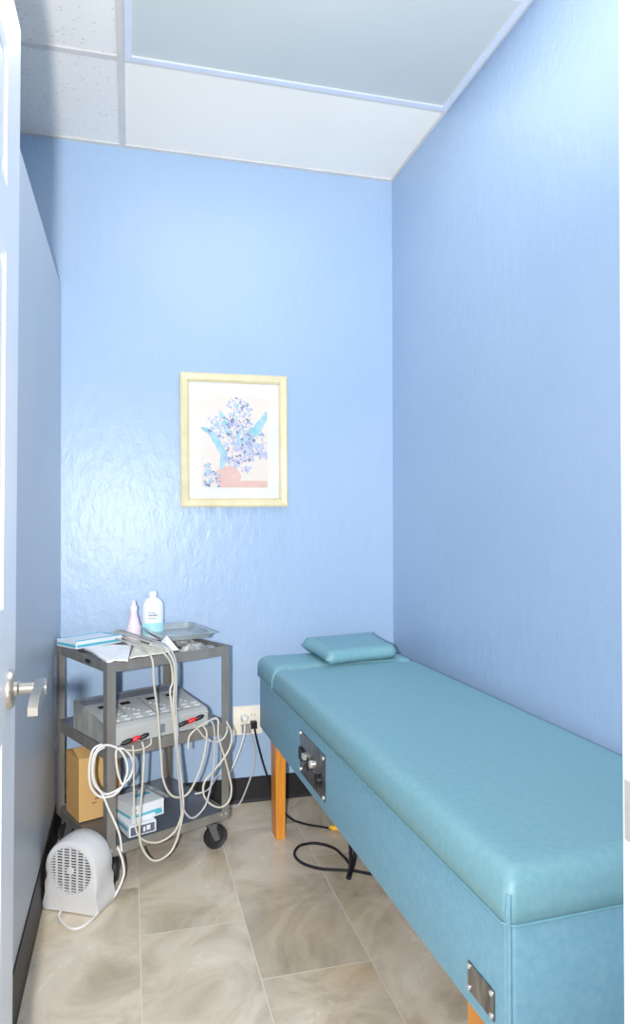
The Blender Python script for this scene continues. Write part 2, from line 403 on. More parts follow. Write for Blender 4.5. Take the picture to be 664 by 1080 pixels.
# lever handle
hz = .928; hy_ = dw-.062
hd = bpy.data.objects.new('door_handle', None); C.objects.link(hd); hd.parent = door; hd.location = (0, hy_, hz)
bm = BM(); lathe(bm, [(.001,0),(.031,0),(.031,.003),(.028,.0075),(.018,.0095),(.001,.0096)], 32, axis='x')
obj('rose', bm, M['nickel'], hd, smooth=True)
bm = BM(); lathe(bm, [(.001,.009),(.0125,.009),(.0125,.013),(.0095,.016),(.0095,.040),(.0125,.043),(.0125,.056),(.001,.057)], 24, axis='x')
obj('spindle', bm, M['nickel'], hd, smooth=True)
bm = BM()
prism(bm, [(.012,-.012),(.012,.012),(-.03,.012),(-.085,.004),(-.104,-.006),(-.104,-.018),(-.085,-.015),(-.03,-.011)], 'x', .041, .055)
obj('lever', bm, M['nickel'], hd, bevel=.003)
bm = BM(); lathe(bm, [(.001,-dt),(.031,-dt),(.031,-dt-.006),(.001,-dt-.008)], 28, axis='x'); lathe(bm, [(.001,-dt-.006),(.011,-dt-.006),(.011,-dt-.03),(.001,-dt-.03)], 20, axis='x')
obj('rear_knob', bm, M['nickel'], hd, smooth=True)

# ------------------------------------------------------------------ framed picture
pic = thing('framed_picture', 'framed floral print with pale gold frame and white mat on the blue back wall', 'picture', (.43, D-.001, 1.536))
pic.rotation_euler = (0, math.radians(-.4), 0)
fw = .2275; fh = .2815; ft = .034
bm = BM()
outer = [(-fw,-fh),(fw,-fh),(fw,fh),(-fw,fh)]; inner = [(-fw+ft,-fh+ft),(fw-ft,-fh+ft),(fw-ft,fh-ft),(-fw+ft,fh-ft)]
prof = [(0,0.0),(0,-.020),(.2,-.024),(.8,-.020),(1,-.014),(1,0)]
rings = []
for tt, yy in prof:
    rings.append([bm.verts.new((o[0]+(i[0]-o[0])*tt, yy, o[1]+(i[1]-o[1])*tt)) for o, i in zip(outer, inner)])
for a, b in zip(rings, rings[1:]):
    for k in range(4): bm.faces.new((a[k], a[(k+1)%4], b[(k+1)%4], b[k]))
obj('frame', bm, M['frame'], pic)
bm = BM(); iw = fw-ft; ih = fh-ft
for (a,b,c,d) in ((-iw,-ih,iw,-ih+.003),(-iw,ih-.003,iw,ih),(-iw,-ih,-iw+.003,ih),(iw-.003,-ih,iw,ih)):
    box(bm, a, -.0145, b, c, -.010, d)
obj('inner_lip', bm, M['frame_in'], pic)
obj('mat_board', boxm(-iw, -.009, -ih, iw, -.002, ih), M['matboard'], pic)
# print: generic bouquet, all flat shapes in one print mesh
bm = BM()
px0, px1, pz0, pz1 = -.142, .140, -.198, .185
def quad(x0,z0,x1,z1,y,mi):
    f = bm.faces.new([bm.verts.new(p) for p in ((x0,y,z0),(x1,y,z0),(x1,y,z1),(x0,y,z1))]); f.material_index = mi
def blob(cx, cz, r, y, mi, sx=1, rot=0, n=9, jag=.3):
    vs = []
    for k in range(n):
        t = 2*PI*k/n; q = r*(1+random.uniform(-jag, jag))
        a, b = q*math.cos(t)*sx, q*math.sin(t)
        X = cx + a*math.cos(rot)-b*math.sin(rot); Z = cz + a*math.sin(rot)+b*math.cos(rot)
        vs.append(bm.verts.new((min(max(X,px0),px1), y, min(max(Z,pz0),pz1))))
    f = bm.faces.new(vs); f.material_index = mi
quad(px0-.002, pz0-.002, px1+.002, pz1+.002, -.0093, 6)
quad(px0, pz0, px1, pz1, -.0096, 0)
quad(px0+.07, pz0, px1, pz0+.028, -.0098, 1)
blob(-.03, -.155, .05, -.0099, 1, 1.2, 0, 12, .12)
yy = -.0100
for (cx, cz, l, r_) in ((-.09,.02,.05,2.3),(-.075,-.01,.055,2.2),(-.06,-.04,.05,2.15),(-.045,.08,.05,1.9),(-.03,.05,.045,1.8),(.10,.06,.065,.9),(.085,.03,.06,.8),(.12,.09,.05,1.0),(.05,.02,.05,.9),(-.05,-.08,.05,1.4),(-.12,.04,.03,2.5),(.01,.0,.05,1.5),(-.07,.06,.04,2.0)):
    yy -= .000006; blob(cx, cz, l*.26, yy, 5, 3.6, r_, 10, .15)
spots = [(.02,.12,.055,.06,60),(-.06,.055,.05,.045,40),(.09,-.01,.045,.05,36),(.015,-.05,.065,.04,60),(.02,.04,.05,.05,36),(-.1,-.165,.035,.032,34),(-.115,-.115,.014,.014,8),(.045,-.125,.02,.012,9),(.125,-.06,.018,.02,12),(.0,-.09,.025,.02,14)]
for (cx, cz, sx_, sz_, n_) in spots:
    for _ in range(int(n_*1.9)):
        yy -= .000004
        X = cx+random.uniform(-1,1)*sx_; Z = cz+random.uniform(-1,1)*sz_
        blob(X, Z, random.uniform(.003,.0075), yy, random.choice((2,2,4,4,4,3,5,0)), random.uniform(.6,1.5), random.uniform(0,3), 7, .4)
for _ in range(60):
    yy -= .000004; c_ = random.choice(spots[:6])
    blob(c_[0]+random.uniform(-1,1)*c_[2], c_[1]+random.uniform(-1,1)*c_[3], random.uniform(.0015,.003), yy, 3, 1.5, random.uniform(0,3), 6, .3)
obj('floral_print', bm, [M['print_bg'], M['peach'], M['p_blue'], M['p_dark'], M['p_lav'], M['p_teal'], M['frame']], pic)

# ------------------------------------------------------------------ treatment table
TA = (.5625, .970); TANG = math.atan2(.03541733, .99937261)
tb = thing('treatment_table', 'long teal vinyl roller massage table on orange wood legs along the right wall', 'treatment table', (TA[0], TA[1], 0), TANG)
TL = 1.821; TW = .577
# local x to the right, y away from camera
ZB = .368; ZS = .576; ZT = .657
def rounded_rect(x0,y0,x1,y1,r,n=5):
    pts = []
    for cx, cy, a0 in ((x1-r,y0+r,-PI/2),(x1-r,y1-r,0),(x0+r,y1-r,PI/2),(x0+r,y0+r,PI)):
        for k in range(n+1):
            a = a0+PI/2*k/n; pts.append((cx+r*math.cos(a), cy+r*math.sin(a)))
    return pts
def cushion(x0,y0,x1,y1,z0,z1,rc,prof,crown=0.0):
    """stack of rounded rectangles; prof = list of (inset, z-fraction)"""
    bm = BM(); prev = None
    for ins, zf in prof:
        r = max(.004, rc-ins*.2)
        ring = [bm.verts.new((x, y, z0+(z1-z0)*zf)) for x, y in rounded_rect(x0+ins, y0+ins, x1-ins, y1-ins, r)]
        if prev:
            n = len(ring)
            for i in range(n): bm.faces.new((prev[i], prev[(i+1)%n], ring[(i+1)%n], ring[i]))
        else: bm.faces.new(ring)
        prev = ring
    bm.faces.new(prev[::-1])
    return bm
body = obj('body', cushion(.006,.006,TW-.006,TL-.004,ZB,ZS-.001,.016,[(.004,0),(0,.02),(0,.97),(.004,1)]), M['vinyl_side'], tb, smooth=True)
rnd = [(.006,0),(0,.06),(0,.35),(.003,.55),(.007,.74),(.015,.87),(.025,.95),(.038,.985),(.062,1.0)]
HS = 1.556
obj('mattress', cushion(-.004,-.004,TW+.004,HS-.0015,ZS,ZT,.02,rnd), M['vinyl'], tb, smooth=True, angle=math.radians(60))
rndh = [(.003,0),(0,.05),(0,.45),(.003,.62),(.010,.78),(.020,.90),(.034,.97),(.06,1.0)]
obj('head_section', cushion(-.003,HS+.0015,TW+.003,TL+.002,ZS,ZT+.001,.014,rndh), M['vinyl'], tb, smooth=True, angle=math.radians(60))
bm = BM()
pts = [(-.004,TL-.01,ZS),(-.005,.01,ZS),(.004,-.005,ZS),(.012,-.0055,ZS),(TW,-.005,ZS)]
tube(bm, [(-.0015,TL-.01,ZS),(-.0025,.9,ZS),(-.0025,.012,ZS)], .0024, 8, False)
tube(bm, [(-.0035,.012,ZS),(.012,-.0035,ZS),(TW-.01,-.002,ZS)], .002, 8, False)
obj('piping', bm, M['piping'], tb, smooth=True)
bm = BM(); tube(bm, [(.009,.009,ZB+.01),(.009,.009,ZS-.004)], .004, 8, False)
tube(bm, [(.004,.003,ZS+.002),(.002,.001,ZS+.022),(.006,.005,ZS+.046)], .0048, 8)
obj('corner_welt', bm, M['vinyl_side'], tb, smooth=True)
bm = BM(); tube(bm, [(-.0035,HS+.0,ZS+.003),(-.0035,HS,ZS+.035),(.010,HS,ZS+.0645),(.03,HS,ZT-.005),(.07,HS,ZT-.0005),(TW-.07,HS,ZT-.0005)], .0018, 8, False)
obj('section_seam', bm, M['vinyl'], tb, smooth=True)
bm = BM(); box(bm, .03,.03,ZB-.012,TW-.03,TL-.03,ZB+.004); obj('under_panel', bm, M['black'], tb)
def leg(x, y, sx=.040, sy=.078):
    bm = BM(); zs = [(0,0.0),(0,ZB+.01)]
    A = [(x+.003,y+.004),(x+sx-.003,y+.004),(x+sx-.003,y+sy-.004),(x+.003,y+sy-.004)]
    B = [(x,y),(x+sx,y),(x+sx,y+sy),(x,y+sy)]
    va = [bm.verts.new((a[0],a[1],0.001)) for a in A]; vb = [bm.verts.new((b[0],b[1],ZB-.002)) for b in B]
    bm.faces.new(va[::-1]); bm.faces.new(vb)
    for i in range(4): bm.faces.new((va[i],va[(i+1)%4],vb[(i+1)%4],vb[i]))
    obj('leg', bm, M['orange'], tb, bevel=.003)
for (x, y) in ((.022, 1.605), (.020, .082), (TW-.062, 1.605), (TW-.062, .082)): leg(x, y)
# control plate
cp = obj('control_plate', boxm(.0025,.938,.402,.0065,1.199,.534), M['chrome'], tb, bevel=.0008)
def on_face(bm, y, z, r, d, seg=20): lathe(bm, [(.0005,.003),(r,.003),(r,.003-d*.8),(r*.8,.003-d),(.0005,.003-d)], seg, (0,y,z), axis='x')
for (y, z) in ((1.19,.526),(.948,.524),(.947,.412),(1.188,.413)):
    bm = BM(); on_face(bm, y, z, .006, .005); obj('screw', bm, M['screw'], cp, smooth=True)
bm = BM(); box(bm, -.004,1.152,.446,.003,1.192,.482); obj('power_inlet', bm, M['black'], cp, bevel=.002)
bm = BM(); box(bm, -.008,1.120,.462,.003,1.142,.478); obj('rocker_switch', bm, M['screw'], cp, bevel=.003)
for (y, z, r, m_) in ((1.125,.446,.013,'chrome'),(1.06,.470,.012,'screw'),(1.02,.452,.012,'chrome')):
    bm = BM(); on_face(bm, y, z, r, .010); obj('knob', bm, M[m_], cp, smooth=True)
for (y, z, r) in ((1.085,.462,.013),(1.0,.444,.014)):
    bm = BM(); on_face(bm, y, z, r, .010); box(bm,-.006,y-.004,z-.02,-.002,y+.004,z+.02); obj('dial', bm, M['black'], cp, smooth=True)
np_ = obj('name_plate', boxm(.0025,.046,.398,.0065,.130,.446), M['chrome'], tb, bevel=.0008)
for (y, z) in ((.052,.440),(.124,.440),(.052,.404),(.124,.404)):
    bm = BM(); on_face(bm, y, z, .0045, .0035); obj('screw', bm, M['screw'], np_, smooth=True)

# pillow : flat cushion with pinched corners
def pillow_mesh(c, h, n=16, edge=0.004):
    """c: 4 corners FL,FR,BR,BL (world xyz)"""
    bm = BM(); c = [Vector(p) for p in c]
    for s in (1, -1):
        g = []
        for i in range(n+1):
            row = []
            for j in range(n+1):
                u, v = i/n, j/n
                # pinch the sides a little towards the middle
                uu = u + .055*math.sin(PI*v)*(0.5-u)*1.3; vv = v + .05*math.sin(PI*u)*(0.5-v)*1.3
                p = (c[0]*(1-uu)*(1-vv) + c[1]*uu*(1-vv) + c[2]*uu*vv + c[3]*(1-uu)*vv)
                eu = min(u, 1-u); ev = min(v, 1-v)
                f = (1-(1-min(1,eu/.09))**2.4)**.5 * (1-(1-min(1,ev/.09))**2.4)**.5 if eu > 0 and ev > 0 else 0
                p = p + Vector((0,0, s*h*f*(1.0 if s > 0 else .8)))
                row.append(bm.verts.new(p))
            g.append(row)
        for i in range(n):
            for j in range(n): bm.faces.new((g[i][j], g[i+1][j], g[i+1][j+1], g[i][j+1]))
    bmesh.ops.remove_doubles(bm, verts=bm.verts, dist=1e-5)
    return bm
pl = obj('pillow', pillow_mesh([(.700,2.475,.681),(1.010,2.535,.683),(1.030,2.865,.690),(.672,2.795,.688)], .030), M['vinyl'], None, smooth=True, angle=math.radians(80))
tag(pl, 'small flat teal vinyl head pillow lying on the far end of the table', 'pillow')

# ------------------------------------------------------------------ cart
CX, CY, CT = -.0708, 2.3495, .44639
CW = .466; CD = .443; ZTOP = .7415
cart = thing('utility_cart', 'grey steel three-shelf utility cart on casters in the left corner', 'cart', (CX, CY, 0), CT)
ca, sa = math.cos(CT), math.sin(CT)
def CL(x, y, z): return (CX + x*ca - y*sa, CY + x*sa + y*ca, z)
pw = .030; pt = .003
def post(x, y, dx, dy):
    bm = BM(); pts = [(0,0),(dx*pw,0),(dx*pw,dy*pt),(dx*pt,dy*pt),(dx*pt,dy*pw),(0,dy*pw)]
    prism(bm, [(x+a, y+b) for a, b in pts], 'z', .118, ZTOP)
    obj('post', bm, M['steel'], cart, bevel=.0008)
post(0,0,1,1); post(CW,0,-1,1); post(0,CD,1,-1); post(CW,CD,-1,-1)
def shelf(z, lip_dn, lip_up, m):
    bm = BM(); a = .0032; X0, Y0, X1, Y1 = a, a, CW-a, CD-a
    th = .002
    box(bm, X0, Y0, z-th, X1, Y1, z)
    obj('shelf', bm, m, cart)
    for (x0,y0,x1,y1) in ((X0,Y0-.002,X1,Y0),(X0,Y1,X1,Y1+.002),(X0-.002,Y0,X0,Y1),(X1,Y0,X1+.002,Y1)):
        bm = BM(); box(bm, x0, y0, z-lip_dn, x1, y1, z+lip_up); obj('shelf_lip', bm, M['steel'], cart)
shelf(.722, .014, .020, M['steel'])
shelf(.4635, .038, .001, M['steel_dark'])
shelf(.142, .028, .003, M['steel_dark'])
for z in (.135,):
    for (x, y) in ((.014,-.001),(CW-.014,-.001),(CW-.034,-.001),(.034,-.001)):
        bm = BM(); lathe(bm, [(.0005,.0),(.005,0),(.004,-.003),(.0005,-.0035)], 12, (x,y,z), axis='y'); obj('bolt', bm, M['screw'], cart, smooth=True)
bm = BM(); 
lathe(bm, [(.0005,0),(.022,0),(.020,-.002),(.0005,-.0025)], 24, (0,0,0), sx=1, sy=.33, axis='x'); 
bd = obj('badge', bm, M['black'], cart, loc=(-.0002,.155,.724), smooth=True)
def caster(x, y, a):
    c = bpy.data.objects.new('caster', None); C.objects.link(c); c.parent = cart; c.location = (x,y,0); c.rotation_euler = (0,0,a)
    r = .043; off = .018
    bm = BM(); lathe(bm, [(.006,-.013),(r*.62,-.012),(r*.66,-.009),(r-.004,-.013),(r,-.008),(r,.008),(r-.004,.013),(r*.66,.009),(r*.62,.012),(.006,.013)], 36, (0,0,0), axis='x')
    for v in bm.verts: v.co.y += off; v.co.z += r
    obj('wheel', bm, M['rubber'], c, smooth=True)
    bm = BM(); lathe(bm, [(.001,-.015),(.011,-.015),(.011,.015),(.001,.015)], 16, (0,0,0), axis='x')
    for v in bm.verts: v.co.y += off; v.co.z += r
    obj('hub', bm, M['hub'], c, smooth=True)
    bm = BM()
    for s in (-1, 1):
        prism(bm, [(-.020,.100),(.020,.100),(.016,.080),(off+.010,r-.008),(off-.010,r-.008),(-.012,.080)], 'x', s*.0165, s*.0185)
    box(bm, -.0185,-.020,.096,.0185,.020,.100)
    obj('fork', bm, M['hub'], c)
    bm = BM(); lathe(bm, [(.001,.098),(.014,.098),(.014,.114),(.001,.1145)], 16); box(bm,-.024,-.022,.109,.024,.022,.114)
    obj('swivel_plate', bm, M['hub'], c)
caster(CW-.050, .045, -1.75); caster(.045, .05, -.3); caster(.045, CD-.045, .6); caster(CW-.045, CD-.045, .2)

# ------------------------------------------------------------------ electrotherapy machine
mc = thing('electrotherapy_machine', 'wide grey electrotherapy machine with sloped button panel on the middle shelf', 'medical device', CL(.0065,.006,.4650), CT+math.radians(.6))
MW = .378
side = [(0,.0),(0,.050),(.012,.062),(.235,.104),(.285,.100),(.285,.0)]   # (y,z)
bm = BM(); prism(bm, side, 'x', .004, MW-.004)
obj('case', bm, M['case'], mc, bevel=.002)
for x0, x1 in ((0,.004),(MW-.004,MW)):
    bm = BM(); prism(bm, [(y+(.001 if y<.1 else -.001), max(.001, z)+.0005) for y, z in side], 'x', x0, x1); obj('side_panel', bm, M['case_side'], mc)
bm = BM(); 
# raised darker hood strip at the back of the slope
sl = math.atan2(.042, .223)
def onslope(y): return .062 + (y-.012)*math.tan(sl)
def slab(bm, x0, x1, y0, y1, h, mi=0):
    vs = [bm.verts.new(p) for p in ((x0,y0,onslope(y0)-.001),(x1,y0,onslope(y0)-.001),(x1,y1,onslope(y1)-.001),(x0,y1,onslope(y1)-.001),(x0,y0,onslope(y0)+h),(x1,y0,onslope(y0)+h),(x1,y1,onslope(y1)+h),(x0,y1,onslope(y1)+h))]
    for f in ((0,3,2,1),(4,5,6,7),(0,1,5,4),(1,2,6,5),(2,3,7,6),(3,0,4,7)): bm.faces.new([vs[i] for i in f]).material_index = mi
slab(bm, .0, MW, .192, .234, .0015); obj('hood', bm, M['case_dark'], mc)
for x in (.055, .135, .235, .315):
    bm = BM(); slab(bm, x-.018, x+.018, .150, .166, .0018); obj('display', bm, M['display'], mc)
for x in (.04,.115,.215,.300):
    for i in range(4):
        bm = BM(); slab(bm, x+.012*i-.004, x+.012*i+.004, .122-.012*i, .128-.012*i, .002); obj('button', bm, M['button'], mc)
for x in (.05,.09,.135,.18,.235,.275,.32,.36):
    for y in (.040,.062):
        bm = BM(); slab(bm, x-.013, x+.009, y, y+.009, .0022); obj('button', bm, M['button'], mc)
bm = BM()
for x in (.098,.196,.29): slab(bm, x-.0008, x+.0008, .03, .18, .0008)
slab(bm, .01, MW-.01, .028, .0295, .0008)
obj('panel_print', bm, M['btn_grey'], mc)
bm = BM(); box(bm, .188,-.003,.012,.204,.001,.040); obj('socket', bm, M['case_dark'], mc)

# plugs + leads ------------------------------------------------------
LD = {
    'lead1':[(-0.066,2.831,0.762),(-0.023,2.707,0.762),(0.037,2.567,0.762),(0.083,2.461,0.762),(0.105,2.395,0.760),(0.1336,2.414,0.7166),(0.1395,2.4168,0.6531),(0.1314,2.413,0.6209),(0.1411,2.4176,0.5335),(0.1477,2.4208,0.4702),(0.1542,2.4239,0.4011),(0.1608,2.427,0.3254),(0.1697,2.4313,0.2275),(0.168,2.4305,0.1848),(0.1432,2.4186,0.1412),(0.0902,2.3932,0.1269),(0.0367,2.3677,0.1571),(0.0164,2.358,0.2143),(0.0122,2.3559,0.3497),(0.0115,2.3556,0.4391),(0.0088,2.3543,0.4674)],
    'lead2':[(-0.057,2.86,0.766),(-0.013,2.758,0.766),(0.044,2.614,0.766),(0.094,2.502,0.766),(0.118,2.425,0.762),(0.1423,2.4115,0.723),(0.1478,2.4142,0.6644),(0.1423,2.4116,0.5853),(0.1505,2.4155,0.5036),(0.1587,2.4194,0.399),(0.1685,2.4241,0.3225),(0.1768,2.428,0.2203),(0.1603,2.4202,0.1373),(0.1344,2.4078,0.0852),(0.0909,2.3869,0.07),(0.0574,2.3709,0.0942),(0.0327,2.3591,0.1534),(0.0326,2.3591,0.237),(0.0404,2.3628,0.3444),(0.0447,2.3648,0.4363),(0.0388,2.362,0.4748)],
    'lead3':[(-0.061,2.739,0.760),(-0.005,2.599,0.760),(0.036,2.51,0.760),(0.057,2.432,0.758),(0.0727,2.3849,0.732),(0.0765,2.3867,0.6653),(0.0891,2.3927,0.5653),(0.0957,2.3959,0.4786),(0.1011,2.3985,0.4046),(0.1081,2.4018,0.3315),(0.1299,2.4123,0.2781),(0.1608,2.427,0.2562),(0.1973,2.4445,0.2636),(0.2336,2.4619,0.3258),(0.2536,2.4714,0.3911),(0.2605,2.4748,0.4548),(0.2415,2.4657,0.4871)],
    'lead4':[(-0.048,2.868,0.768),(-0.003,2.767,0.770),(0.054,2.624,0.770),(0.104,2.512,0.770),(0.127,2.435,0.766),(0.1484,2.4078,0.7298),(0.1533,2.4101,0.665),(0.15,2.4086,0.5855),(0.1566,2.4117,0.4882),(0.1533,2.4102,0.4025),(0.1615,2.4141,0.314),(0.1697,2.418,0.2411),(0.1862,2.4259,0.1975),(0.2129,2.4387,0.1764),(0.2504,2.4566,0.201),(0.2694,2.4657,0.2483),(0.2838,2.4726,0.3273),(0.2888,2.475,0.4259),(0.2852,2.4733,0.4766),(0.2712,2.4666,0.5012)],
    'loop_r':[(0.2119,2.446,0.495),(0.2306,2.4549,0.471),(0.2512,2.4648,0.442),(0.2756,2.4765,0.4232),(0.2989,2.4876,0.4155),(0.3218,2.4986,0.421),(0.3349,2.5048,0.44),(0.3363,2.5055,0.4601)],
    'lead5':[(0.1939,2.4429,0.4142),(0.1973,2.4445,0.4525),(0.2175,2.4542,0.4726),(0.2484,2.469,0.4857),(0.2997,2.4935,0.4946),(0.3046,2.4959,0.4283),(0.324,2.5052,0.363),(0.3433,2.5144,0.2904),(0.3542,2.5196,0.2316),(0.3432,2.5143,0.1885),(0.3103,2.4986,0.1779),(0.2727,2.4806,0.2024),(0.2494,2.4694,0.241),(0.2518,2.4706,0.2813),(0.2784,2.4833,0.3074),(0.3154,2.501,0.3388),(0.3481,2.5167,0.382),(0.3543,2.5197,0.4317),(0.335,2.5104,0.4771)],
    'black2lead':[(0.0682,2.3827,0.4786),(0.0651,2.3812,0.4573),(0.0344,2.3666,0.449),(0.0043,2.3522,0.4531),(-0.0194,2.3408,0.4618)],
    'coil':[(-0.0856,2.3113,0.4931),(-0.1107,2.2993,0.4829),(-0.1217,2.2941,0.4383),(-0.1197,2.295,0.3746),(-0.0994,2.3047,0.3376),(-0.0741,2.3168,0.3232),(-0.0426,2.3319,0.3259),(-0.0164,2.3445,0.3566),(-0.0075,2.3487,0.4032),(-0.0223,2.3416,0.4496),(-0.0485,2.3291,0.4772),(-0.0828,2.3127,0.4882),(-0.1065,2.3013,0.4701),(-0.1134,2.298,0.4244),(-0.1078,2.3007,0.3755),(-0.0882,2.3101,0.3433),(-0.0798,2.3141,0.326),(-0.0682,2.313,0.2953),(-0.051,2.3212,0.2511),(-0.0316,2.3305,0.1937),(-0.0249,2.3337,0.14)],
    'coil2':[(-0.0773,2.322,0.4803),(-0.0999,2.3112,0.4693),(-0.1096,2.3065,0.436),(-0.1095,2.3065,0.3914),(-0.0941,2.3139,0.3514),(-0.0686,2.3261,0.3293),(-0.0258,2.3399,0.3423),(-0.0282,2.3455,0.3574),(-0.037,2.3413,0.3872),(-0.0428,2.3385,0.4342),(-0.0399,2.3398,0.4639),(-0.0165,2.3511,0.4583),(0.0043,2.361,0.4287),(0.0104,2.3639,0.3963),(-0.0016,2.3582,0.3625),(-0.0252,2.3469,0.3444)],
    'fan_cord':[(-0.203,2.26,0.012),(-0.206,2.235,0.012),(-0.189,2.192,0.012),(-0.156,2.156,0.012),(-0.118,2.177,0.012),(-0.076,2.261,0.012),(-0.045,2.305,0.016),(-0.0189,2.3189,0.0677),(-0.0218,2.3175,0.1139),(-0.0363,2.3106,0.164)],
    'plug_white_cord':[(0.465,2.915,0.36),(0.457,2.88,0.308),(0.43,2.88,0.224),(0.394,2.88,0.157),(0.3561,2.8864,0.154),(0.2945,2.746,0.150),(0.2411,2.7205,0.148)],
    'grey_cord':[(0.49,2.93,0.302),(0.504,2.93,0.261),(0.512,2.93,0.208),(0.502,2.93,0.141),(0.477,2.93,0.072),(0.447,2.935,0.006),(0.41,2.908,0.006),(0.383,2.935,0.006)],
    'black_cord':[(0.509,2.925,0.318),(0.517,2.925,0.278),(0.529,2.925,0.229),(0.547,2.925,0.163),(0.57,2.925,0.093),(0.593,2.899,0.012),(0.606,2.807,0.008),(0.625,2.718,0.008),(0.669,2.661,0.008),(0.717,2.627,0.008),(0.752,2.6,0.008)],
    'loop_cord':[(0.792,2.451,0.30),(0.770,2.38,0.13),(0.742,2.32,0.016),(0.733,2.365,0.008),(0.719,2.436,0.008),(0.685,2.483,0.008),(0.642,2.503,0.008),(0.594,2.489,0.008),(0.566,2.43,0.008),(0.581,2.365,0.008),(0.626,2.316,0.008),(0.685,2.289,0.008),(0.737,2.269,0.008),(0.788,2.233,0.008),(0.86,2.20,0.008),(0.93,2.24,0.008)],
}
def plug(bm_name, p, m, parent):
    """banana plug lying out from the machine front at world point p"""
    bm = BM()
    lathe(bm, [(.001,.030),(.003,.030),(.0035,.024),(.007,.022),(.008,.004),(.0065,-.006),(.003,-.012),(.001,-.012)], 14, axis='x')
    o = obj(bm_name, bm, m, parent, smooth=True)
    o.location = p; o.rotation_euler = (0, math.radians(22), CT+math.radians(158))
    return o
G_LEAD = None
def cable(name, key, label, m, r=.0036, plugs=(), flip=False):
    t = thing(name, label, 'cable', LD[key][0], 0, {'lead_wire':'electrode leads hanging from the cart','coiled_cable':'coiled cables on the cart post','power_cord':'power cords at the wall outlet'}.get(name))
    base = Vector(LD[key][0])
    bm = BM(); tube(bm, [Vector(p)-base for p in LD[key]], r, 8)
    obj('wire', bm, m, t, smooth=True)
    for (nm, p, mm) in plugs: plug(nm, Vector(p)-base, M[mm], t)
    return t
def MP(lx, lz, ly=-.006): return CL(lx, ly+.0, lz)
cable('lead_wire', 'lead1', 'off-white lead with the leftmost black plug, drooping in front of the glove boxes', M['cable'], .0034, [('plug', MP(.074,.478), 'black')])
cable('lead_wire', 'lead2', 'off-white lead with the left red plug, hanging in the lowest loop', M['cable'], .0036, [('plug', MP(.101,.481), 'red')])
cable('lead_wire', 'lead3', 'off-white lead from the top shelf looping up to the right red plug', M['cable'], .0036, [('plug', MP(.314,.501,-.004), 'red')])
cable('lead_wire', 'lead4', 'off-white lead ending in the rightmost black plug of the machine', M['cable_grey'], .0034, [('plug', MP(.346,.505,-.003), 'black')])
cable('lead_wire', 'loop_r', 'short off-white lead dipping from the black plug left of the right red plug', M['cable'], .003, [('plug', MP(.282,.497,-.005), 'black')])
cable('lead_wire', 'black2lead', 'thin off-white lead from the black plug right of the left red plug', M['cable'], .0026, [('plug', MP(.132,.484,-.007), 'black')])
cable('lead_wire', 'lead5', 'off-white cable crossing in a tall loop around the right front cart post', M['cable'], .0036)
cable('coiled_cable', 'coil', 'white cable in a wide coil on the front cart post, tail hanging down', M['cable_white'], .0036)
cable('coiled_cable', 'coil2', 'white cable in a smaller inner coil on the left front cart post', M['cable_white'], .0034)
pc = cable('power_cord', 'plug_white_cord', 'white power cord from the upper outlet socket to the lower cart shelf', M['cable_white'], .0034)
b0 = Vector(LD['plug_white_cord'][0])
bm = BM(); lathe(bm, [(.001,0),(.016,0),(.017,-.012),(.010,-.030),(.001,-.031)], 20, axis='y')
o = obj('plug', bm, M['cap'], pc, smooth=True); o.location = Vector((.468, D-.0105, .362))-b0
gc = cable('power_cord', 'grey_cord', 'grey power cord hanging from the lower outlet socket to the floor', M['cable_grey'], .0034)
b0 = Vector(LD['grey_cord'][0])
bm = BM(); box(bm, -.018,-.026,-.016,.018,0,.016); o = obj('plug', bm, M['grey_plug'], gc, bevel=.005); o.location = Vector((.476, D-.0105, .317))-b0
kc = cable('power_cord', 'black_cord', 'black power cord from the right outlet socket running across the floor behind the leg', M['black_cord'], .0042)
b0 = Vector(LD['black_cord'][0])
bm = BM(); box(bm, -.013,-.026,-.013,.013,0,.016); o = obj('plug', bm, M['black'], kc, bevel=.004); o.location = Vector((.507, D-.0105, .330))-b0
bm = BM(); tube(bm, [(.745,2.604,.013),(.760,2.593,.0135),(.790,2.572,.014)], [.006,.010,.010], 12)
o = obj('connector', bm, M['yellow'], kc, smooth=True); o.location = -b0; kc_end = o
cable('looped_cord', 'loop_cord', 'thick black cord hanging from under the table and lying in a loop on the floor', M['black_cord'], .0050)
tw = thing('cord_tie', 'black strap bundle hanging under the table over the cord loop', 'strap', (.735,2.30,0))
bm = BM(); tube(bm, [(.075,.10,.352),(.045,.05,.2),(.010,-.01,.045),(-.02,-.055,.016)], .0055, 8)
tube(bm, [(.035,.12,.352),(.010,.06,.2),(-.012,-.03,.06),(-.03,-.070,.012)], .0055, 8)
tube(bm, [(.0,-.02,.04),(-.018,-.05,.022),(-.033,-.075,.011)], .0095, 10)
obj('strap', bm, M['black_cord'], tw, smooth=True)

# bundle of leads resting on the top shelf (flat grey sheath)
# outlet
ol = thing('wall_outlet', 'cream two-gang wall outlet plate between cart and table', 'outlet', (.484, D-.0005, .348))
obj('cover_plate', boxm(-.062,-.007,-.060,.062,0,.060), M['plate'], ol, bevel=.003)
for x in (-.022, .024):
    for z in (-.021, .021):
        bm = BM(); lathe(bm, [(.001,-.0065),(.0165,-.0065),(.0165,-.010),(.001,-.0102)], 24, (x,0,z), axis='y'); so = obj('socket', bm, M['plate'], ol, smooth=True)
        bm = BM(); box(bm, x-.008,-.0108,z-.004,x-.006,-.010,z+.005); box(bm, x+.006,-.0108,z-.004,x+.008,-.010,z+.005); obj('slot', bm, M['slot'], so)

